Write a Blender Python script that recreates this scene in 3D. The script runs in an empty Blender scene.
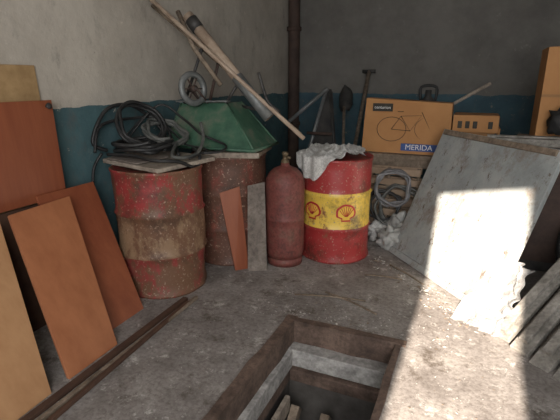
import bpy, bmesh, math, random
from mathutils import Vector, Matrix, noise
random.seed(7)
V=Vector
# ---------------------------------------------------------------- materials
def base(name):
    m=bpy.data.materials.new(name);m.use_nodes=True
    nt=m.node_tree;b=nt.nodes['Principled BSDF']
    return m,nt,b
def col(c): return (c[0],c[1],c[2],1)
def add_noise(nt,scale=5,detail=8,rough=.6,stretch=(1,1,1),dist=0):
    tc=nt.nodes.new('ShaderNodeTexCoord');mp=nt.nodes.new('ShaderNodeMapping')
    mp.inputs['Scale'].default_value=stretch
    nt.links.new(tc.outputs['Object'],mp.inputs['Vector'])
    n=nt.nodes.new('ShaderNodeTexNoise');n.inputs['Scale'].default_value=scale
    n.inputs['Detail'].default_value=detail;n.inputs['Roughness'].default_value=rough
    n.inputs['Distortion'].default_value=dist
    nt.links.new(mp.outputs[0],n.inputs['Vector']);return n
def ramp(nt,src,stops,interp='LINEAR'):
    r=nt.nodes.new('ShaderNodeValToRGB');r.color_ramp.interpolation=interp
    e=r.color_ramp.elements
    while len(e)<len(stops): e.new(.5)
    for i,(p,c) in enumerate(stops):
        e[i].position=p;e[i].color=col(c)
    nt.links.new(src,r.inputs[0]);return r
def mix(nt,fac,a,b,mode='MIX'):
    n=nt.nodes.new('ShaderNodeMix');n.data_type='RGBA';n.blend_type=mode
    for s,i in((fac,0),(a,6),(b,7)):
        if isinstance(s,(int,float)): n.inputs[i].default_value=s
        elif isinstance(s,tuple): n.inputs[i].default_value=col(s)
        else: nt.links.new(s,n.inputs[i])
    return n.outputs[2]
def bump(nt,b,src,strength=.3,dist=.01):
    bp=nt.nodes.new('ShaderNodeBump');bp.inputs['Strength'].default_value=strength;bp.inputs['Distance'].default_value=dist
    nt.links.new(src,bp.inputs['Height']);nt.links.new(bp.outputs[0],b.inputs['Normal'])
G=(0,0,0);W=(1,1,1)
def mat(name,c1,c2,scale=6,rough=.8,bmp=.2,metal=0,stretch=(1,1,1),c3=None,lo=.35,hi=.65,fine=None):
    m,nt,b=base(name);n=add_noise(nt,scale,8,.65,stretch)
    st=[(lo,c1),(hi,c2)]
    if c3: st=[(lo,c1),((lo+hi)/2,c2),(hi,c3)]
    r=ramp(nt,n.outputs[0],st)
    out=r.outputs[0]
    if fine:
        n2=add_noise(nt,fine,4,.7);r2=ramp(nt,n2.outputs[0],[(.35,(.6,.6,.6)),(.6,W)])
        out=mix(nt,1.0,out,r2.outputs[0],'MULTIPLY')
    nt.links.new(out,b.inputs['Base Color'])
    b.inputs['Roughness'].default_value=rough;b.inputs['Metallic'].default_value=metal
    if bmp: bump(nt,b,n.outputs[0],bmp)
    return m
def zval(nt,wob=.02,nscale=8):
    tc=nt.nodes.new('ShaderNodeTexCoord');s=nt.nodes.new('ShaderNodeSeparateXYZ');nt.links.new(tc.outputs['Object'],s.inputs[0])
    n=add_noise(nt,nscale,6,.6)
    a=nt.nodes.new('ShaderNodeMath');a.operation='MULTIPLY_ADD';a.inputs[1].default_value=wob;nt.links.new(n.outputs[0],a.inputs[0]);nt.links.new(s.outputs[2],a.inputs[2])
    return a.outputs[0]
def drum_mat(name,bands,rust,amount,rough=.55,wob=.0,dark=(.06,.03,.02)):
    """bands: (z start,colour)"""
    m,nt,b=base(name);z=zval(nt,wob)
    r=ramp(nt,z,bands,'CONSTANT')
    n=add_noise(nt,7,12,.78,(1,1,.6));k=ramp(nt,n.outputs[0],[(amount,W),(amount+.07,G)])
    c=mix(nt,k.outputs[0],r.outputs[0],rust)
    n2=add_noise(nt,3,10,.8);k2=ramp(nt,n2.outputs[0],[(.32,W),(.50,G)])
    c=mix(nt,k2.outputs[0],c,dark)
    n3=add_noise(nt,60,4,.6);k3=ramp(nt,n3.outputs[0],[(.60,G),(.68,W)])
    c=mix(nt,k3.outputs[0],c,(.38,.27,.2))
    nt.links.new(c,b.inputs['Base Color']);b.inputs['Roughness'].default_value=rough
    bump(nt,b,n.outputs[0],.25,.006);return m
def wall_mat(name,upper,upper2,blue,blue2,peel,line=1.23,dirt=.5):
    m,nt,b=base(name);z=zval(nt,.07,4)
    d=nt.nodes.new('ShaderNodeMath');d.operation='GREATER_THAN';d.inputs[1].default_value=line+.035;nt.links.new(z,d.inputs[0])
    n=add_noise(nt,1.6,10,.7);u=ramp(nt,n.outputs[0],[(.3,upper2),(.6,upper)])
    n2=add_noise(nt,2.5,10,.7);l=ramp(nt,n2.outputs[0],[(.35,blue2),(.6,blue)])
    n7=add_noise(nt,3.5,14,.85);k7=ramp(nt,n7.outputs[0],[(.56,G),(.66,W)])
    lo=mix(nt,k7.outputs[0],l.outputs[0],peel)
    c=mix(nt,d.outputs[0],lo,u.outputs[0])
    n3=add_noise(nt,5,12,.78,(1,1,.5));k=ramp(nt,n3.outputs[0],[(.54,G),(.68,W)])
    f=nt.nodes.new('ShaderNodeMath');f.operation='MULTIPLY';f.inputs[1].default_value=dirt;nt.links.new(k.outputs[0],f.inputs[0])
    c=mix(nt,f.outputs[0],c,(.14,.125,.11))
    n4=add_noise(nt,8,12,.8);k4=ramp(nt,n4.outputs[0],[(.61,G),(.64,W)])
    c=mix(nt,k4.outputs[0],c,tuple(q*1.12 for q in upper))
    n6=add_noise(nt,12,12,.85);k6=ramp(nt,n6.outputs[0],[(.35,W),(.38,G)])
    c=mix(nt,k6.outputs[0],c,(.16,.14,.125))
    nt.links.new(c,b.inputs['Base Color']);b.inputs['Roughness'].default_value=.85
    n5=add_noise(nt,9,10,.6);bump(nt,b,n5.outputs[0],.4,.02);return m

M={}
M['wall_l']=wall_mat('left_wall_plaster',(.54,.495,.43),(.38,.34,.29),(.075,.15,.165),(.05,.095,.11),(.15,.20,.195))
M['wall_b']=wall_mat('back_wall_plaster',(.185,.176,.16),(.12,.113,.104),(.06,.12,.15),(.04,.08,.105),(.09,.12,.13))  # darker plaster than the left wall; light falloff also put into the colour
M['plaster']=mat('plaster',(.3,.28,.26),(.4,.38,.35),3,.9,.3)
M['ceil']=mat('ceiling_plaster',(.22,.21,.2),(.32,.3,.28),2,.9,.3)
# concrete floor
m,nt,b=base('concrete_floor')
n=add_noise(nt,2.2,12,.75);r=ramp(nt,n.outputs[0],[(.32,(.14,.12,.108)),(.5,(.275,.25,.235)),(.68,(.43,.40,.37))])
n2=add_noise(nt,45,6,.7);r2=ramp(nt,n2.outputs[0],[(.3,(.55,.53,.51)),(.55,W)])
c=mix(nt,1.0,r.outputs[0],r2.outputs[0],'MULTIPLY')
n3=add_noise(nt,9,12,.8);r3=ramp(nt,n3.outputs[0],[(.56,G),(.63,W)]);c=mix(nt,r3.outputs[0],c,(.52,.49,.46))
n4=add_noise(nt,4,12,.82);r4=ramp(nt,n4.outputs[0],[(.38,W),(.46,G)]);c=mix(nt,r4.outputs[0],c,(.11,.09,.075))
nt.links.new(c,b.inputs['Base Color']);b.inputs['Roughness'].default_value=.8;bump(nt,b,n2.outputs[0],.35,.008);M['floor']=m
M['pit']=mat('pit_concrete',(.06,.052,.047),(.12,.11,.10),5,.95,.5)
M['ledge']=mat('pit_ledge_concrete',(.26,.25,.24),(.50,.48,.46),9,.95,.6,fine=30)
M['rim']=mat('rim_wood',(.08,.052,.04),(.20,.135,.105),6,.85,.5,stretch=(1,1,1),fine=40)
M['boardA']=mat('veneer_red_brown',(.23,.064,.03),(.30,.092,.042),2,.45,.03,stretch=(6,6,.6))
M['boardB']=mat('veneer_orange',(.34,.125,.056),(.42,.165,.075),2,.45,.03,stretch=(6,6,.6))
M['boardC']=mat('veneer_light',(.42,.22,.105),(.50,.28,.14),2,.45,.03,stretch=(6,6,.6))
M['edge']=mat('board_edge_dark',(.06,.03,.02),(.10,.05,.03),8,.8,.1)
M['osb']=mat('raw_chipboard',(.32,.20,.09),(.44,.29,.14),12,.8,.1)
M['drumA']=drum_mat('rusty_red_drum',[(0,(.27,.045,.04)),(.29,(.27,.17,.10)),(.565,(.30,.035,.035))],(.16,.08,.045),.49,wob=.03)
M['drumB']=drum_mat('rust_drum',[(0,(.20,.06,.045)),(.3,(.24,.075,.05)),(.57,(.22,.06,.045))],(.13,.06,.04),.52)
M['drumY']=drum_mat('red_yellow_drum',[(0,(.36,.035,.035)),(.285,(.78,.54,.09)),(.565,(.34,.035,.035))],(.24,.09,.05),.38,.4)
M['logo_r']=mat('logo_red',(.5,.03,.03),(.4,.03,.03),20,.5,0)
M['logo_y']=mat('logo_yellow',(.75,.5,.06),(.68,.42,.06),20,.5,0)
M['gas']=mat('gas_cylinder_paint',(.13,.045,.038),(.21,.058,.048),9,.6,.15,c3=(.20,.095,.07),fine=50)
M['brass']=mat('old_brass',(.12,.09,.06),(.2,.15,.09),20,.5,.1,metal=.5)
M['green']=mat('green_enamel',(.03,.085,.055),(.055,.135,.085),6,.55,.2,c3=(.16,.17,.13),lo=.35,hi=.68)
M['paleply']=mat('weathered_plywood',(.28,.23,.19),(.44,.38,.31),6,.85,.2,fine=30)
M['darkply']=mat('grey_brown_board',(.17,.14,.12),(.27,.23,.2),6,.85,.2,fine=30)
M['oldwood']=mat('old_wood',(.16,.12,.085),(.32,.25,.19),5,.85,.3,fine=30)
M['tanpipe']=mat('tan_painted_pipe',(.32,.23,.17),(.50,.40,.31),9,.6,.1)
M['black']=mat('black_rubber',(.012,.012,.013),(.03,.03,.03),10,.5,.05)
M['hosegrey']=mat('grey_hose',(.06,.065,.06),(.15,.15,.14),10,.6,.05)
M['palehose']=mat('pale_hose',(.13,.13,.135),(.27,.27,.28),10,.6,.05)
M['darkmetal']=mat('dark_metal',(.03,.03,.032),(.08,.075,.07),8,.55,.2,metal=.3)
M['greymetal']=mat('grey_metal',(.13,.14,.14),(.25,.26,.26),8,.5,.2,metal=.4)
M['rustpipe']=mat('rusty_pipe',(.04,.026,.022),(.085,.052,.04),7,.8,.3)
M['card']=mat('cardboard',(.40,.195,.075),(.47,.24,.095),3,.85,.05)
M['card2']=mat('cardboard_dark',(.30,.16,.07),(.37,.20,.09),3,.85,.05)
M['blueprint']=mat('blue_print',(.03,.07,.24),(.04,.09,.28),10,.6,0)
M['ink']=mat('black_ink',(.03,.025,.02),(.045,.04,.03),10,.7,0)
M['line']=mat('brown_ink',(.10,.06,.035),(.12,.07,.045),10,.7,0)
M['white']=mat('white_print',(.7,.7,.7),(.75,.75,.75),10,.7,0)
M['sack']=mat('woven_sack',(.50,.49,.47),(.68,.67,.65),12,.7,.3,fine=80)
M['bag']=mat('dirty_bag',(.26,.26,.25),(.46,.46,.44),9,.6,.3)
m,nt,b=base('clear_plastic_film');b.inputs['Base Color'].default_value=(.60,.60,.60,1);b.inputs['Alpha'].default_value=.34;b.inputs['Roughness'].default_value=.15
n=add_noise(nt,10,8,.7);bump(nt,b,n.outputs[0],.9,.03);M['film']=m
m,nt,b=base('peeling_painted_panel')
n=add_noise(nt,3,12,.75);r=ramp(nt,n.outputs[0],[(.3,(.22,.24,.24)),(.5,(.33,.355,.355)),(.7,(.45,.46,.445))])
n2=add_noise(nt,6,12,.82,(1,1,.5));r2=ramp(nt,n2.outputs[0],[(.51,G),(.60,W)]);c=mix(nt,r2.outputs[0],r.outputs[0],(.24,.215,.19))
n3=add_noise(nt,14,12,.82,(1,1,.4));r3=ramp(nt,n3.outputs[0],[(.57,G),(.61,W)]);c=mix(nt,r3.outputs[0],c,(.13,.10,.08))
nt.links.new(c,b.inputs['Base Color']);b.inputs['Roughness'].default_value=.7;bump(nt,b,n2.outputs[0],.5,.012);M['panel']=m
M['plank']=mat('grey_planks',(.18,.165,.145),(.40,.375,.34),7,.9,.4,fine=35)
M['crumb']=mat('rubble_bits',(.3,.28,.26),(.55,.53,.5),15,.9,.2)
M['ribwood']=mat('slat_wood',(.26,.18,.12),(.38,.28,.2),8,.8,.1)

# ---------------------------------------------------------------- mesh builder
class MB:
    def __init__(s): s.v=[];s.f=[];s.m=[];s.sm=[];s.mats=[]
    def mi(s,k):
        if k not in s.mats:s.mats.append(k)
        return s.mats.index(k)
    def addm(s,vs,fs,k,smooth=False):
        o=len(s.v);s.v+= [tuple(p) for p in vs];i=s.mi(k)
        for f in fs: s.f.append([o+a for a in f]);s.m.append(i);s.sm.append(smooth)
    def hexa(s,p,k):  # p: 4 bottom + 4 top
        s.addm(p,[(3,2,1,0),(4,5,6,7),(0,1,5,4),(1,2,6,5),(2,3,7,6),(3,0,4,7)],k)
    def box(s,c,size,k,rot=None):
        x,y,z=[a/2 for a in size];P=[V(q) for q in[(-x,-y,-z),(x,-y,-z),(x,y,-z),(-x,y,-z),(-x,-y,z),(x,-y,z),(x,y,z),(-x,y,z)]]
        if rot is not None: P=[rot@q for q in P]
        s.hexa([V(c)+q for q in P],k)
    def mm(s,a,b,k): s.box([(a[i]+b[i])/2 for i in range(3)],[b[i]-a[i] for i in range(3)],k)
    def slab(s,p0,p1,p2,p3,t,k):
        p=[V(q) for q in(p0,p1,p2,p3)];n=(p[1]-p[0]).cross(p[3]-p[0]).normalized()*t
        s.hexa([q-n for q in p]+p,k)
    def beam(s,a,b,w,h,k,up=(0,0,1)):
        a=V(a);b=V(b);d=(b-a).normalized();x=d.cross(V(up))
        if x.length<1e-3:x=d.cross(V((0,1,0)))
        x.normalize();u=x.cross(d);x*=w/2;u*=h/2
        s.hexa([a-x-u,a+x-u,b+x-u,b-x-u,a-x+u,a+x+u,b+x+u,b-x+u],k)
    def lathe(s,prof,c,k,seg=48,axis=None,dent=0,seed=0):
        pr=[];
        for i in range(len(prof)-1):
            a,b=prof[i],prof[i+1];L=math.hypot(a[0]-b[0],a[1]-b[1]);n=max(1,int(L/.05))
            for j in range(n): pr.append((a[0]+(b[0]-a[0])*j/n,a[1]+(b[1]-a[1])*j/n))
        pr.append(prof[-1]);R=axis if axis is not None else Matrix.Identity(3);c=V(c);vs=[]
        for r,z in pr:
            for i in range(seg):
                a=2*math.pi*i/seg;q=V((r*math.cos(a),r*math.sin(a),z))
                if dent:
                    d=noise.noise(V((q.x*4+seed,q.y*4,q.z*4)))*dent+noise.noise(V((q.x*11+seed,q.y*11,q.z*9)))*dent*.35
                    q.x*=1+d;q.y*=1+d
                vs.append(c+R@q)
        fs=[(i*seg+j,i*seg+(j+1)%seg,(i+1)*seg+(j+1)%seg,(i+1)*seg+j) for i in range(len(pr)-1) for j in range(seg)]
        s.addm(vs,fs,k,True)
    def tube(s,pts,r,k,seg=8,sm=6,closed=False):
        P=[V(p) for p in pts]
        if sm and len(P)>2:
            Q=[];n=len(P);rng=n if closed else n-1
            for i in range(rng):
                g=(lambda j:P[j%n]) if closed else (lambda j:P[max(0,min(n-1,j))])
                a,b,c,d=g(i-1),g(i),g(i+1),g(i+2)
                for t in[j/sm for j in range(sm)]:
                    Q.append(.5*((2*b)+(c-a)*t+(2*a-5*b+4*c-d)*t*t+(3*b-a-3*c+d)*t**3))
            if not closed:Q.append(P[-1])
            P=Q
        vs=[];n=len(P);nrm=None
        for i,p in enumerate(P):
            if closed:d=P[(i+1)%n]-P[i-1]
            else:d=P[min(n-1,i+1)]-P[max(0,i-1)]
            d.normalize()
            if nrm is None:
                nrm=d.cross(V((0,0,1)))
                if nrm.length<.01:nrm=d.cross(V((1,0,0)))
            nrm=(nrm-d*nrm.dot(d)).normalized();bn=d.cross(nrm)
            for j in range(seg):
                a=2*math.pi*j/seg;vs.append(p+nrm*math.cos(a)*r+bn*math.sin(a)*r)
        m_=n if closed else n-1
        fs=[(i*seg+j,i*seg+(j+1)%seg,((i+1)%n)*seg+(j+1)%seg,((i+1)%n)*seg+j) for i in range(m_) for j in range(seg)]
        if not closed: fs+= [tuple(range(seg))[::-1],tuple((n-1)*seg+j for j in range(seg))]
        s.addm(vs,fs,k,True)
    def grid(s,fn,nu,nv,k,smooth=True):
        vs=[fn(i/nu,j/nv) for j in range(nv+1) for i in range(nu+1)]
        fs=[(j*(nu+1)+i,j*(nu+1)+i+1,(j+1)*(nu+1)+i+1,(j+1)*(nu+1)+i) for j in range(nv) for i in range(nu)]
        s.addm(vs,fs,k,smooth)
    def blob(s,c,rad,k,amp=.3,seed=0,fr=3,sub=3):
        bm=bmesh.new();bmesh.ops.create_icosphere(bm,subdivisions=sub,radius=1);vs=[]
        for v in bm.verts:
            p=v.co.copy();q=p*fr+V((seed,seed*2,0));d=1+noise.noise(q)*amp-abs(noise.noise(q*2.3))*amp*.8
            w=V((p.x*rad[0]*d,p.y*rad[1]*d,p.z*rad[2]*d))
            w.z=max(w.z,-rad[2]*.75);vs.append(V(c)+w)
        s.addm(vs,[[v.index for v in f.verts] for f in bm.faces],k,True);bm.free()
    def done(s,name,bevel=0,solid=0):
        me=bpy.data.meshes.new(name);me.from_pydata(s.v,[],s.f);me.update()
        for k in s.mats: me.materials.append(M[k])
        me.polygons.foreach_set('material_index',s.m);me.polygons.foreach_set('use_smooth',s.sm)
        o=bpy.data.objects.new(name,me);bpy.context.collection.objects.link(o)
        if bevel:
            b=o.modifiers.new('bevel','BEVEL');b.width=bevel;b.segments=2;b.limit_method='ANGLE';b.angle_limit=math.radians(50)
        if solid:
            b=o.modifiers.new('solid','SOLIDIFY');b.thickness=solid
        return o
def text(parent,name,body,size,loc,rot,k,ext=.0005):
    cu=bpy.data.curves.new(name,'FONT');cu.body=body;cu.size=size;cu.extrude=ext;cu.align_x='CENTER';cu.align_y='CENTER'
    t=bpy.data.objects.new(name+'_tmp',cu);bpy.context.collection.objects.link(t)
    bpy.context.view_layer.update();me=bpy.data.meshes.new_from_object(t.evaluated_get(bpy.context.evaluated_depsgraph_get()))
    bpy.data.objects.remove(t);me.materials.clear();me.materials.append(M[k])
    o=bpy.data.objects.new(name,me);bpy.context.collection.objects.link(o);o.location=loc;o.rotation_euler=rot;o.parent=parent

# ---------------------------------------------------------------- room shell
XL,XR,YF,YB,ZC=-2.4,2.3,-1.8,5.8,3.2
PX0,PX1,PY0,PY1=-.89,-.255,-.9,2.20
b=MB();T=.12
b.mm((XL-.2,YF-1.2,-T),(PX0,YB+.2,0),'floor');b.mm((PX1,YF-1.2,-T),(XR+.2,YB+.2,0),'floor')
b.mm((PX0,PY1,-T),(PX1,YB+.2,0),'floor');b.mm((PX0,YF-1.2,-T),(PX1,PY0,0),'floor');b.done('floor')
b=MB();b.mm((XL-.2,YF,-.12),(XL,YB+.2,ZC),'wall_l');b.done('wall_left')
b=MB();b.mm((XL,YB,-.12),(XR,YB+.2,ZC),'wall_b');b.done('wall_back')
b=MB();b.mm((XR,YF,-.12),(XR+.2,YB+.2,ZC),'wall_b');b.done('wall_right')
b=MB();b.mm((XL-.2,YF-.2,ZC),(XR+.2,YB+.2,ZC+.15),'ceil');b.done('ceiling')
SL,SR,LZ=-.265,.29,2.78
b=MB();b.mm((XL-.2,YF-.2,LZ),(XR+.2,YF,ZC),'plaster');b.mm((XL-.2,YF-.2,0),(-1.5,YF,LZ),'plaster');b.mm((1.3,YF-.2,0),(XR+.2,YF,LZ),'plaster');b.done('wall_front')
for nm,a,c in(('door_1',-1.5,SL),('door_2',SR,1.3)):
    b=MB();b.mm((a,YF-.08,0),(c,YF-.04,LZ),'greymetal')
    for z in(.1,1.35,LZ-.1): b.mm((a+.02,YF-.04,z-.04),(c-.02,YF-.01,z+.04),'darkmetal')
    b.mm((a,YF-.04,.0),(a+.05,YF-.01,LZ),'darkmetal');b.mm((c-.05,YF-.04,.0),(c,YF-.01,LZ),'darkmetal');b.done(nm)
# ---------------------------------------------------------------- inspection pit
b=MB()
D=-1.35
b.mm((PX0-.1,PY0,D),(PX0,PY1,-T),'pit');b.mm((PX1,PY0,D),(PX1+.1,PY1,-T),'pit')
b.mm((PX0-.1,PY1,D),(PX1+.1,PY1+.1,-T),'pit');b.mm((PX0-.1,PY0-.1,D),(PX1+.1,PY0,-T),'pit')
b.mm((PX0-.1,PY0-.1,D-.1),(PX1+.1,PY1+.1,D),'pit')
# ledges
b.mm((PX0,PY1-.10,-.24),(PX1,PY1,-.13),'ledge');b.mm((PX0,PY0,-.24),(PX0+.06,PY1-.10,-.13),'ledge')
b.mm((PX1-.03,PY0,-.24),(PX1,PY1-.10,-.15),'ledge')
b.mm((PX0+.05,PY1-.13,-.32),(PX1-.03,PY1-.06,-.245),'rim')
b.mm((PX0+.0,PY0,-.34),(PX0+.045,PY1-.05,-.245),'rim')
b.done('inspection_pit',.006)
b=MB()
def rough_beam(a,c,w,h,k,n=14,amp=.012):
    a=V(a);c=V(c);pts=[a.lerp(c,i/n) for i in range(n+1)]
    d=(c-a).normalized();x=V((-d.y,d.x,0))
    ring=[]
    for i,p in enumerate(pts):
        j=[noise.noise(p*9+V((q,0,0)))*amp for q in(0,5,9,14)]
        ring.append([p-x*(w/2+j[0]),p+x*(w/2+j[1]),p+x*(w/2+j[1])+V((0,0,h+j[2]*.4)),p-x*(w/2+j[0])+V((0,0,h+j[3]*.4))])
    vs=[q for r_ in ring for q in r_];fs=[(i*4+j,i*4+(j+1)%4,(i+1)*4+(j+1)%4,(i+1)*4+j) for i in range(n) for j in range(4)]
    fs+=[(3,2,1,0),(n*4,n*4+1,n*4+2,n*4+3)];b.addm(vs,fs,k)
rough_beam((PX0+.0,PY0,-.13),(PX0+.0,PY1+.04,-.13),.06,.142,'rim',24,.018)
rough_beam((PX0-.03,PY1+.01,-.13),(PX1+.05,PY1+.01,-.13),.05,.142,'rim',14,.014)
rough_beam((PX1+.01,PY0,-.13),(PX1+.01,PY1-.02,-.13),.035,.138,'rim',20)
b.done('trim_1')
b=MB()
for x in(-.76,-.58): b.beam((x,.92,-1.34),(x,1.99,-.42),.05,.07,'oldwood')
for i in range(5):
    t=.1+i*.19;b.beam((-.76,.92+1.07*t,-1.32+.92*t),(-.58,.92+1.07*t,-1.32+.92*t),.03,.04,'paleply')
b.beam((-.81,.9,-.42),(-.81,1.98,-.40),.03,.10,'paleply')
b.done('wooden_ladder',.004)
# ---------------------------------------------------------------- corner pipe
b=MB();b.lathe([(.075,0),(.075,ZC)],(-2.27,5.68,0),'rustpipe',20)
for z in(.8,2.0,2.9): b.lathe([(.075,0),(.095,.005),(.095,.05),(.075,.055)],(-2.27,5.68,z),'rustpipe',20)
b.done('vertical_pipe')
# ---------------------------------------------------------------- boards at left
def board(name,bl,br,tr,tl,t,k,edge=None,knob=None):
    b=MB();b.slab(bl,br,tr,tl,t,k)
    if knob:
        b.lathe([(.0,.0),(.008,0),(.008,.012),(.017,.018),(.019,.026),(.012,.032),(0,.033)],knob,'darkmetal',16,Matrix.Rotation(math.radians(80),3,'Y'))
    return b.done(name,.002)
board('chipboard_sheet',(-2.33,1.2,0),(-2.33,1.92,0),(-2.385,1.90,1.48),(-2.385,1.2,1.48),.012,'osb')
board('furniture_panel',(-2.20,1.05,0),(-2.20,1.85,0),(-2.30,1.85,.70),(-2.30,1.05,.70),.02,'edge')
board('cabinet_door',(-2.27,1.1,.715),(-2.27,1.90,.715),(-2.31,1.92,1.285),(-2.31,1.1,1.285),.02,'boardA',knob=(-2.30,1.87,1.25))
board('furniture_panel',(-1.80,1.55,0),(-1.80,1.96,0),(-2.25,2.10,.76),(-2.25,1.68,.76),.018,'boardA')
board('furniture_panel',(-1.665,1.26,0),(-1.665,1.585,0),(-2.13,1.80,.745),(-2.13,1.42,.735),.02,'boardB')
board('furniture_panel',(-1.64,.70,0),(-1.66,1.155,0),(-2.12,1.36,.735),(-2.12,.85,.735),.02,'boardC')
for i,(x0,x1,y0,y1,w) in enumerate([(-1.60,-1.62,.7,2.16,.035),(-1.545,-1.56,.8,2.20,.022),(-1.50,-1.57,.95,2.12,.02)]):
    b=MB();b.beam((x0,y0,.012+.002*i),(x1,y1,.012+.002*i),w,.022,'edge' if i!=1 else 'oldwood');b.done('wooden_slat',.002)
# ---------------------------------------------------------------- drums
def drumprof(r,h):
    return [(0,.02),(r-.02,.02),(r-.008,0),(r+.006,0),(r+.006,.014),(r-.002,.03),(r-.002,h*.31),(r+.009,h*.33),(r-.002,h*.35),
            (r-.002,h*.64),(r+.009,h*.66),(r-.002,h*.68),(r-.002,h-.03),(r+.006,h-.016),(r+.006,h),(r-.006,h),(r-.014,h-.02),(0,h-.02)]
b=MB();b.lathe(drumprof(.293,.85),(-1.93,2.36,0),'drumA',64,dent=.06,seed=3);b.done('steel_drum')
b=MB();b.lathe(drumprof(.29,.85),(-1.76,3.03,0),'drumB',64,dent=.03,seed=8);b.done('steel_drum')
b=MB();DC=V((-.975,3.39,0));DR=.28
b.lathe(drumprof(DR,.825),DC,'drumY',64,dent=.02,seed=5)
def wrap(ang,z,off,pts,k):
    vs=[]
    for x,y in pts:
        a=ang+x/DR;vs.append(DC+V((math.cos(a)*(DR+off),math.sin(a)*(DR+off),z+y)))
    a=ang
    c0=DC+V((math.cos(a)*(DR+off+.002),math.sin(a)*(DR+off+.002),z-.02))
    vs.append(c0);n=len(pts);b.addm(vs,[(i,(i+1)%n,n) for i in range(n)],k)
def shell(sc):
    out=[(.035*sc,-.068*sc),(.035*sc,-.045*sc)]
    for i in range(29):
        a=math.radians(-25+i*230/28);rr=.075*sc*(1+.05*abs(math.sin(math.radians(i*230/28)*3.5)))
        out.append((rr*math.cos(a),rr*math.sin(a)*.92))
    out+=[(-.035*sc,-.045*sc),(-.035*sc,-.068*sc)]
    return out
for ad in(-112,-57):
    a=math.radians(ad);wrap(a,.42,.008,shell(1.0),'logo_r');wrap(a,.42,.011,shell(.80),'logo_y')
    for i in range(7):
        t=math.radians(30+i*20);x1,y1=.058*math.cos(t),.058*math.sin(t)
        L=[(x/DR+a,.395+y) for x,y in((math.cos(t)*.008,0),(x1*.6,y1*.6+.005),(x1,y1+.022))]
        b.tube([DC+V((math.cos(q)*(DR+.012),math.sin(q)*(DR+.012),z)) for q,z in L],.0028,'logo_r',5,0)
b.done('oil_drum')
# sack over the yellow drum
b=MB()
def sackf(u,v):
    a=2*math.pi*u;rel=(a-math.radians(247)+math.pi)%(2*math.pi)-math.pi
    L=.24+.27*math.exp(-(rel/.6)**2)+.06*noise.noise(V((math.cos(a)*4,math.sin(a)*4,0)))
    s=v*L;R=.292
    q=V((math.cos(a)*s*9,math.sin(a)*s*9,1.3));w=noise.noise(q)*.035+abs(noise.noise(q*2.3))*.05
    if s<R: r=s;z=.83+.04*(1-(s/R)**2)+w+.010
    else: r=R+.014+.012*math.sin(a*17)+noise.noise(q)*.012;z=.85-(s-R)+w*.3
    return V((DC.x-.02+math.cos(a)*r,DC.y+math.sin(a)*r,z))
b.grid(sackf,96,34,'sack');b.done('woven_sack')
# ---------------------------------------------------------------- gas cylinder
b=MB();gc=(-1.275,3.03,0);r=.150
b.lathe([(r-.03,.0),(r-.012,0),(r-.010,.05),(r-.03,.055),(r-.012,.06),(r,.10),(r,.36),(r+.003,.365),(r+.003,.385),(r,.39),(r,.63),(r-.006,.68),(r-.028,.725),(r-.06,.755),(r-.10,.772),(.034,.78),(.034,.80),(0,.80)],gc,'gas',48,dent=.008)
b.lathe([(.03,.80),(.03,.82),(.018,.825),(.018,.855),(.024,.86),(.024,.88),(0,.885)],gc,'brass',16)
b.tube([(gc[0],gc[1],.843),(gc[0]+.05,gc[1]-.03,.845)],.012,'brass',10,0)
b.done('gas_cylinder')
board('wooden_board',(-1.545,2.70,0),(-1.47,2.78,0),(-1.545,2.80,.64),(-1.66,2.70,.60),.012,'boardA')
board('plywood_offcut',(-1.455,2.73,0),(-1.325,2.80,0),(-1.40,2.93,.66),(-1.50,2.84,.64),.01,'darkply')
# ---------------------------------------------------------------- plywood tops
b=MB();b.slab((-2.27,2.22,.888),(-1.72,2.10,.882),(-1.62,2.60,.888),(-2.33,2.73,.898),.028,'paleply')
b.slab((-2.20,2.20,.902),(-1.90,2.13,.900),(-1.86,2.40,.905),(-2.2,2.5,.908),.010,'darkply')
b.done('plywood_sheet',.004)
b=MB();b.slab((-1.84,2.74,.885),(-1.42,2.88,.885),(-1.50,3.28,.885),(-2.02,3.25,.885),.03,'oldwood');
b.beam((-1.80,2.71,.872),(-1.40,2.845,.872),.03,.04,'paleply');b.done('wooden_pallet_board',.004)
# ---------------------------------------------------------------- hoses
b=MB()
def loops(c,r,n,tilt,rad,k,jit=.03,seed=0,squash=1):
    rnd=random.Random(seed);pts=[]
    for i in range(n*10):
        a=2*math.pi*i/10;rr=r*(1+rnd.uniform(-jit,jit)*3)
        q=V((math.cos(a)*rr,math.sin(a)*rr*squash,rnd.uniform(0,.02)+i*.0016));q=tilt@q;pts.append(V(c)+q)
    b.tube(pts,rad,k,8,4)
loops((-2.06,2.40,.93),.18,4,Matrix.Rotation(0.02,3,'X'),.013,'black',seed=1,jit=.05)
loops((-2.16,2.48,1.08),.17,3,Matrix.Rotation(math.radians(55),3,'Y')@Matrix.Rotation(.2,3,'X'),.012,'black',seed=2,jit=.05)
loops((-2.05,2.62,1.01),.14,3,Matrix.Rotation(math.radians(25),3,'Y')@Matrix.Rotation(.25,3,'X'),.012,'hosegrey',seed=6,jit=.06)
b.tube([(-2.3,2.3,.93),(-2.34,2.22,1.0),(-2.32,2.35,1.20),(-2.27,2.55,1.22),(-2.2,2.72,1.08),(-2.1,2.74,.94),(-1.95,2.6,.93),(-1.78,2.4,.92)],.013,'black')
b.tube([(-2.31,2.2,.93),(-2.33,2.3,1.10),(-2.28,2.6,1.13),(-2.15,2.72,1.12),(-2.05,2.7,.95),(-1.9,2.5,.925)],.011,'black')
b.tube([(-2.0,2.72,.94),(-1.9,2.55,.97),(-1.75,2.3,.925),(-1.68,2.45,.92),(-1.75,2.66,1.0),(-1.82,2.74,1.10)],.012,'hosegrey')
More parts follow.
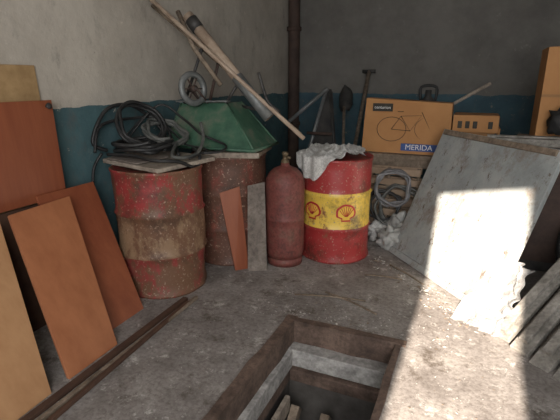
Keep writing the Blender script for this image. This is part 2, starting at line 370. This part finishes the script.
b.tube([(-2.2,2.2,.925),(-2.0,2.21,.93),(-1.8,2.16,.92),(-1.68,2.26,.905),(-1.66,2.42,.84),(-1.68,2.5,.92),(-1.8,2.6,.93)],.011,'black')
b.tube([(-2.28,2.5,1.0),(-2.15,2.70,1.22),(-1.98,2.76,1.12),(-1.80,2.72,1.02),(-1.62,2.74,.95),(-1.60,2.62,.92),(-1.72,2.5,.92)],.009,'black')
b.tube([(-2.3,2.4,.95),(-2.2,2.66,1.16),(-2.05,2.72,1.02),(-1.9,2.66,.95),(-1.7,2.62,.93),(-1.66,2.35,.91)],.007,'black')
b.tube([(-2.30,2.25,.92),(-2.345,2.2,.8),(-2.35,2.18,.55),(-2.33,2.16,.3),(-2.30,2.12,.05)],.010,'black')
b.done('hose_coil')
# ---------------------------------------------------------------- inverted wheelbarrow
b=MB();z0=.90
bt=[V(q) for q in((-2.18,2.78,z0),(-1.42,2.80,z0),(-1.44,3.26,z0),(-2.20,3.26,z0))]
tp=[V(q) for q in((-2.15,2.98,1.22),(-1.73,2.98,1.23),(-1.73,3.20,1.23),(-2.15,3.20,1.22))]
b.hexa(bt+tp,'green')
for i in range(4): b.tube([bt[i]+V((0,0,.01)),bt[(i+1)%4]+V((0,0,.01))],.013,'green',8,0)
for i in range(4): b.tube([bt[i]+V((0,0,.01)),tp[i]],.008,'green',6,0)
b.beam((-2.17,2.96,1.235),(-1.71,2.97,1.245),.05,.012,'greymetal')
# handles / frame
b.tube([(-2.30,2.87,1.98),(-1.7,2.96,1.47),(-1.13,3.04,.985)],.016,'tanpipe',10,0)
b.tube([(-2.34,2.95,1.94),(-1.2,3.16,1.0)],.013,'oldwood',10,0)
b.tube([(-2.06,3.0,1.86),(-1.40,3.02,1.13)],.042,'tanpipe',16,0)
b.tube([(-2.03,3.0,1.83),(-1.97,3.0,1.76)],.048,'darkmetal',16,0)
b.tube([(-1.66,3.01,1.42),(-1.40,3.02,1.13)],.045,'greymetal',16,0)
b.tube([(-2.12,2.98,1.22),(-1.93,3.0,1.66)],.012,'darkmetal',8,0)
b.tube([(-1.74,2.98,1.23),(-1.64,3.0,1.38)],.012,'darkmetal',8,0)
b.tube([(-1.90,3.0,1.23),(-1.80,3.0,1.55)],.012,'rustpipe',8,0)
b.tube([(-1.73,3.18,1.2),(-1.35,3.07,1.16),(-1.40,2.99,1.25),(-1.45,2.95,1.45)],.012,'darkmetal',8,4)
b.tube([(-2.18,3.05,1.9),(-1.98,2.95,1.62),(-1.78,2.98,1.36)],.018,'oldwood',8,0)
# wheel
wc=V((-1.95,2.86,1.335));ax=V((.93,-.30,.1)).normalized();R=ax.to_track_quat('Z','Y').to_matrix()
b.lathe([(.085,-.018),(.105,-.022),(.125,-.012),(.128,0),(.125,.012),(.105,.022),(.085,.018),(.085,-.018)],wc,'greymetal',32,R)
for i in range(6):
    a=i*math.pi/3;b.tube([wc,wc+R@V((math.cos(a)*.09,math.sin(a)*.09,0))],.006,'rustpipe',6,0)
b.lathe([(0,-.03),(.024,-.03),(.024,.03),(0,.03)],wc,'rustpipe',16,R)
b.tube([wc-ax*.04,wc+ax*.04],.008,'darkmetal',8,0)
for s in(-1,1): b.tube([wc+ax*.035*s,wc+ax*.035*s+V((.02,.12,-.11))],.008,'rustpipe',6,0)
b.done('wheelbarrow')
# ---------------------------------------------------------------- back corner tools
b=MB()
b.slab((-1.80,4.50,0),(-1.22,4.42,0),(-1.42,4.66,1.28),(-1.50,4.67,1.28),.01,'darkmetal')
b.tube([(-1.86,4.48,.95),(-1.46,4.62,1.31)],.020,'greymetal',8,0)
b.tube([(-1.80,4.48,.0),(-1.48,4.64,1.30)],.018,'greymetal',8,0);b.tube([(-1.22,4.40,.0),(-1.44,4.64,1.30)],.018,'darkmetal',8,0)
b.tube([(-1.70,4.46,.55),(-1.30,4.46,.55)],.016,'greymetal',8,0);b.tube([(-1.64,4.5,.85),(-1.36,4.5,.85)],.016,'rustpipe',8,0)
b.done('folded_metal_frame')
def shovel(name,a,c,wd=.2,k='oldwood'):
    b=MB();a=V(a);c=V(c);d=(c-a).normalized();b.tube([a,a+(c-a)*.8],.017,k,10,0)
    s=d.cross(V((0,1,0))).normalized();n=s.cross(d)
    st=a+(c-a)*.78;e=c
    def f(u,v):
        w=wd*(.5+.5*min(1,v*4))*(1 if v<.6 else math.sqrt(max(0,1-((v-.6)/.4)**2))*.98+.02)
        x=(u-.5)*w;return st+(e-st)*v+s*x+n*(.06*(abs(u-.5)*2)**2)
    b.grid(f,8,12,'darkmetal');return b.done(name,0,.003)
shovel('shovel',(-1.25,4.6,0.05),(-1.52,5.5,1.34),.17)
b=MB();b.tube([(-1.27,4.75,.02),(-1.27,5.70,1.50)],.024,'oldwood',8,0);b.tube([(-1.35,5.70,1.50),(-1.19,5.70,1.50)],.022,'darkmetal',8,0);b.done('pickaxe')
# ---------------------------------------------------------------- workbench with boxes
b=MB();b.mm((-1.02,4.12,.70),(.30,4.80,.74),'oldwood')
for x in(-.97,.24):
    for y in(4.17,4.74): b.mm((x-.03,y-.03,0),(x+.03,y+.03,.70),'oldwood')
b.mm((-1.0,4.13,.62),(.28,4.16,.70),'oldwood');b.mm((-.97,4.18,.2),(.24,4.72,.22),'oldwood');b.done('workbench',.004)
b=MB();b.hexa([V(q) for q in((-.97,4.20,.742),(-.17,4.18,.742),(-.17,4.42,.742),(-.97,4.42,.742),(-.95,4.22,1.235),(-.19,4.20,1.20),(-.19,4.42,1.20),(-.95,4.42,1.235))],'card')
y=4.19
b.mm((-.88,y+.002,1.12),(-.70,y+.03,1.19),'ink');b.mm((-.60,y-.010,.77),(-.28,y+.004,.835),'blueprint')
def ring(cx,cz,rr):
    b.tube([(cx+math.cos(t*math.pi/10)*rr*1.2,y+.008+ (cz+math.sin(t*math.pi/10)*rr-.95)*.04 ,cz+math.sin(t*math.pi/10)*rr) for t in range(20)],.003,'line',5,0,True)
ring(-.70,.96,.11);ring(-.36,.97,.11)
for q in([(-.70,.96),(-.62,1.08),(-.44,1.09),(-.53,.95),(-.62,1.08)],[(-.53,.95),(-.70,.96)],[(-.44,1.12),(-.36,.97)],[(-.65,1.12),(-.60,1.12)]):
    b.tube([(x_,y+.006+(z_-.95)*.04,z_) for x_,z_ in q],.003,'line',5,0)
bx=b.done('bicycle_box')
text(bx,'box_label_text','centurion',.038,(-.79,y-.001,1.155),(math.radians(90),0,0),'white')
text(bx,'box_brand_text','MERIDA',.068,(-.44,y-.013,.803),(math.radians(90),0,0),'white')
b=MB();b.mm((-.15,4.16,.742),(.17,4.50,.965),'card2');b.mm((-.17,4.14,.967),(.19,4.48,1.11),'card')
for x in(-.13,-.07,-.01,.11): b.mm((x,4.132,1.0),(x+.035,4.142,1.06),'ink')
b.mm((.19,4.20,.742),(.21,4.46,1.0),'card');b.done('cardboard_box',.004)
b=MB();b.tube([(-.95,4.60,.76),(-.2,4.60,1.18),(.10,4.60,1.37)],.016,'paleply',8,0);b.done('broom_handle')
b=MB();b.lathe([(0,0),(.09,0),(.09,.40),(.07,.46),(.03,.50),(.03,.56),(0,.56)],(-.45,4.72,.742),'darkmetal',20);b.tube([(-.52,4.72,1.20),(-.52,4.72,1.33),(-.38,4.72,1.33),(-.38,4.72,1.20)],.014,'black',8,4);b.done('oil_can')
# clutter below bench: slatted crate + coiled hose
b=MB()
for i in range(6): b.mm((-.95,3.98,.10+i*.095),(-.38,3.995,.16+i*.095),'ribwood')
for x in(-.94,-.66,-.40): b.mm((x-.015,3.995,.0),(x+.015,4.02,.64),'oldwood')
for i in range(6): b.mm((-.95,4.09,.10+i*.095),(-.38,4.102,.16+i*.095),'ribwood')
b.mm((-.95,3.98,.03),(-.38,4.10,.05),'oldwood');b.done('slatted_crate',.002)
b=MB();RX=Matrix.Rotation(math.radians(78),3,'X')
loops((-.60,3.93,.47),.15,6,RX,.011,'palehose',seed=4,jit=.05)
loops((-.52,3.90,.30),.19,4,RX,.012,'hosegrey',seed=9,jit=.05)
loops((-.66,3.91,.30),.14,4,RX,.010,'black',seed=12,jit=.06)
b.done('garden_hose')
# ---------------------------------------------------------------- leaning painted panel
b=MB();BL=V((-.53,3.56,.0));BR=V((.21,2.70,0));TR=V((.51,3.04,1.0));TL=V((-.22,3.92,1.01))
b.slab(BL,BR,TR,TL,.035,'panel')
n=(BR-BL).cross(TL-BL).normalized()*.010
def pp(u,v): return BL.lerp(BR,u).lerp(TL.lerp(TR,u),v)
b.beam(pp(0,.025)+n,pp(1,.025)+n,.05,.02,'panel',up=n)
b.beam(pp(0.03,.975)+n,pp(.97,.975)+n,.04,.02,'oldwood',up=n)
b.done('painted_wood_panel',.004)
# ---------------------------------------------------------------- cabinet at right with beams and box
b=MB();b.mm((.36,3.62,0),(1.3,4.15,.94),'darkmetal');b.mm((.34,3.60,.94),(1.32,4.17,.97),'oldwood');b.mm((.40,3.605,.08),(.80,3.622,.88),'rustpipe');b.mm((.84,3.605,.08),(1.26,3.622,.88),'rustpipe');b.done('metal_cabinet',.004)
b=MB();b.mm((.42,3.74,.972),(1.00,4.12,1.62),'card');b.mm((.42,3.736,1.28),(1.00,3.74,1.30),'card2');bb=b.done('cardboard_box',.004)
text(bb,'box_print','SCOTT',.10,(.66,3.734,1.52),(math.radians(90),0,0),'card2')
for a,c in[((.10,3.62,.985),(1.2,3.62,1.0)),((.16,3.55,.975),(1.1,3.50,.99)),]:
    b=MB();b.beam(a,c,.06,.05,'plank');b.done('wooden_beam',.003)
b=MB();b.blob((.58,3.62,1.12),(.11,.07,.12),'black',.5,2.0,2.5,3);b.done('black_bag')
# bicycle wheel at the right
b=MB();RT=V((-.8,-.55,.25)).normalized().to_track_quat('Z','Y').to_matrix();tc_=V((.85,3.24,.35))
b.tube([tc_+RT@V((math.cos(t*math.pi/16)*.32,math.sin(t*math.pi/16)*.32,0)) for t in range(32)],.026,'black',12,0,True)
b.tube([tc_+RT@V((math.cos(t*math.pi/16)*.29,math.sin(t*math.pi/16)*.29,0)) for t in range(32)],.012,'greymetal',8,0,True)
for i in range(18):
    a=i*math.pi/9;b.tube([tc_,tc_+RT@V((math.cos(a)*.29,math.sin(a)*.29,0))],.002,'greymetal',5,0)
b.lathe([(0,-.04),(.02,-.04),(.02,.04),(0,.04)],tc_,'greymetal',12,RT);b.done('bicycle_wheel')
# ---------------------------------------------------------------- planks at right
offs=V((.10,-.075,0))
for i in range(5):
    a=V((.27,2.47,.02))+offs*i*1.0;c=V((.78,3.17,.50))+offs*i*1.0
    L=(c-a);b=MB();b.beam(a-L*(.03*i),c+L*(.05*(i%2)),.10,.035,'plank');b.beam(a+V((0,.0,.045))-L*.0,c+V((0,0,.045)),.05,.03,'plank');b.done('wooden_plank',.004)
# ---------------------------------------------------------------- plastic film
b=MB()
def film(u,v):
    p=V((.03,2.66,.01)).lerp(V((.26,2.50,.01)),u).lerp(V((.20,2.86,.40)).lerp(V((.40,2.78,.34)),u),v)
    q=V((u*3,v*3,4));w=noise.noise(q)*.05+abs(noise.noise(q*1.9))*.08
    e=noise.noise(V((u*7,v*7,9)))*.03
    return V((p.x+noise.noise(q*1.7)*.05+e,p.y-.05+noise.noise(q*2.1+V((3,3,3)))*.04-w*.5,max(.006,p.z+w*.5)))
b.grid(film,40,40,'film',False);b.done('plastic_film')
# bags
for i,(c,rd,k) in enumerate([((-.545,3.66,.08),(.12,.10,.11),'bag'),((-.68,3.83,.07),(.12,.09,.10),'sack'),((-.50,3.80,.14),(.11,.09,.13),'bag')]):
    b=MB();b.blob(c,rd,k,.6,i*3.1,2.2,4);b.done('plastic_bag')
# floor sticks
for a,c in[((-.98,2.50,.012),(-.52,2.60,.012)),((-.80,2.62,.01),(-.42,2.46,.01)),((-.62,3.0,.01),(-.35,3.02,.012)),((-.48,3.26,.01),(-.2,3.0,.012))]:
    b=MB();b.tube([a,((V(a)+V(c))/2+V((0,.01,.004))),c],.006,'oldwood',6,3);b.done('wooden_stick')
# rubble
b=MB();rnd=random.Random(3)
def bit(x,y,s):
    c=V((x,y,s*.3));P=[V((rnd.uniform(-1,1)*s,rnd.uniform(-1,1)*s,rnd.uniform(-.3,.5)*s)) for _ in range(4)]
    b.addm([c+q for q in P],[(0,1,2),(0,2,3),(0,3,1),(1,3,2)],rnd.choice(['crumb','crumb','oldwood']))
def inpit(x,y): return PX0-.06<x<PX1+.06 and y<PY1+.06
for _ in range(800):
    x=rnd.uniform(-1.4,.25);y=rnd.uniform(1.2,2.7)
    if not inpit(x,y): bit(x,y,rnd.uniform(.002,.008))
for _ in range(260):
    x=rnd.uniform(PX0-.22,PX1+.3);y=PY1+abs(rnd.gauss(.08,.10))
    if not inpit(x,y): bit(x,y,rnd.uniform(.003,.012))
for _ in range(320):
    t=rnd.random();x=-.62+.75*t+rnd.gauss(0,.06);y=3.38-.86*t+rnd.gauss(0,.06)
    if not inpit(x,y): bit(x,y,rnd.uniform(.005,.018))
b.done('rubble')
# ---------------------------------------------------------------- lights
w=bpy.data.worlds.new('sky_world');bpy.context.scene.world=w;w.use_nodes=True
bg=w.node_tree.nodes['Background'];bg.inputs[0].default_value=(.62,.76,1,1);bg.inputs[1].default_value=1.0
sd=bpy.data.lights.new('sun','SUN');sd.energy=24;sd.angle=math.radians(.7);sd.color=(1,.87,.73)
so=bpy.data.objects.new('sun',sd);bpy.context.collection.objects.link(so);so.location=(0,-6,6)
el=math.radians(22);az=math.radians(0.9);d=V((math.sin(az)*math.cos(el),math.cos(az)*math.cos(el),-math.sin(el)))
so.rotation_euler=d.to_track_quat('-Z','Y').to_euler()
ad=bpy.data.lights.new('added_fill_light','AREA');ad.shape='RECTANGLE';ad.size=2.6;ad.size_y=1.8;ad.energy=150;ad.color=(1,.985,.96)  # added fill lamp just inside the gates, standing in for sky light
ao=bpy.data.objects.new('added_fill_light',ad);bpy.context.collection.objects.link(ao);ao.location=(.5,-1.6,1.9)
ao.rotation_euler=V((-.30,1,-.22)).to_track_quat('-Z','Y').to_euler()
# ---------------------------------------------------------------- camera
cd=bpy.data.cameras.new('camera');cd.sensor_width=36;cd.lens=28.29;cd.clip_start=.02
co=bpy.data.objects.new('camera',cd);bpy.context.collection.objects.link(co);co.location=(0,0,1.40)
co.rotation_euler=(math.radians(90-16.5),0,math.radians(23.5));bpy.context.scene.camera=co
bpy.context.scene.view_settings.view_transform='Standard'
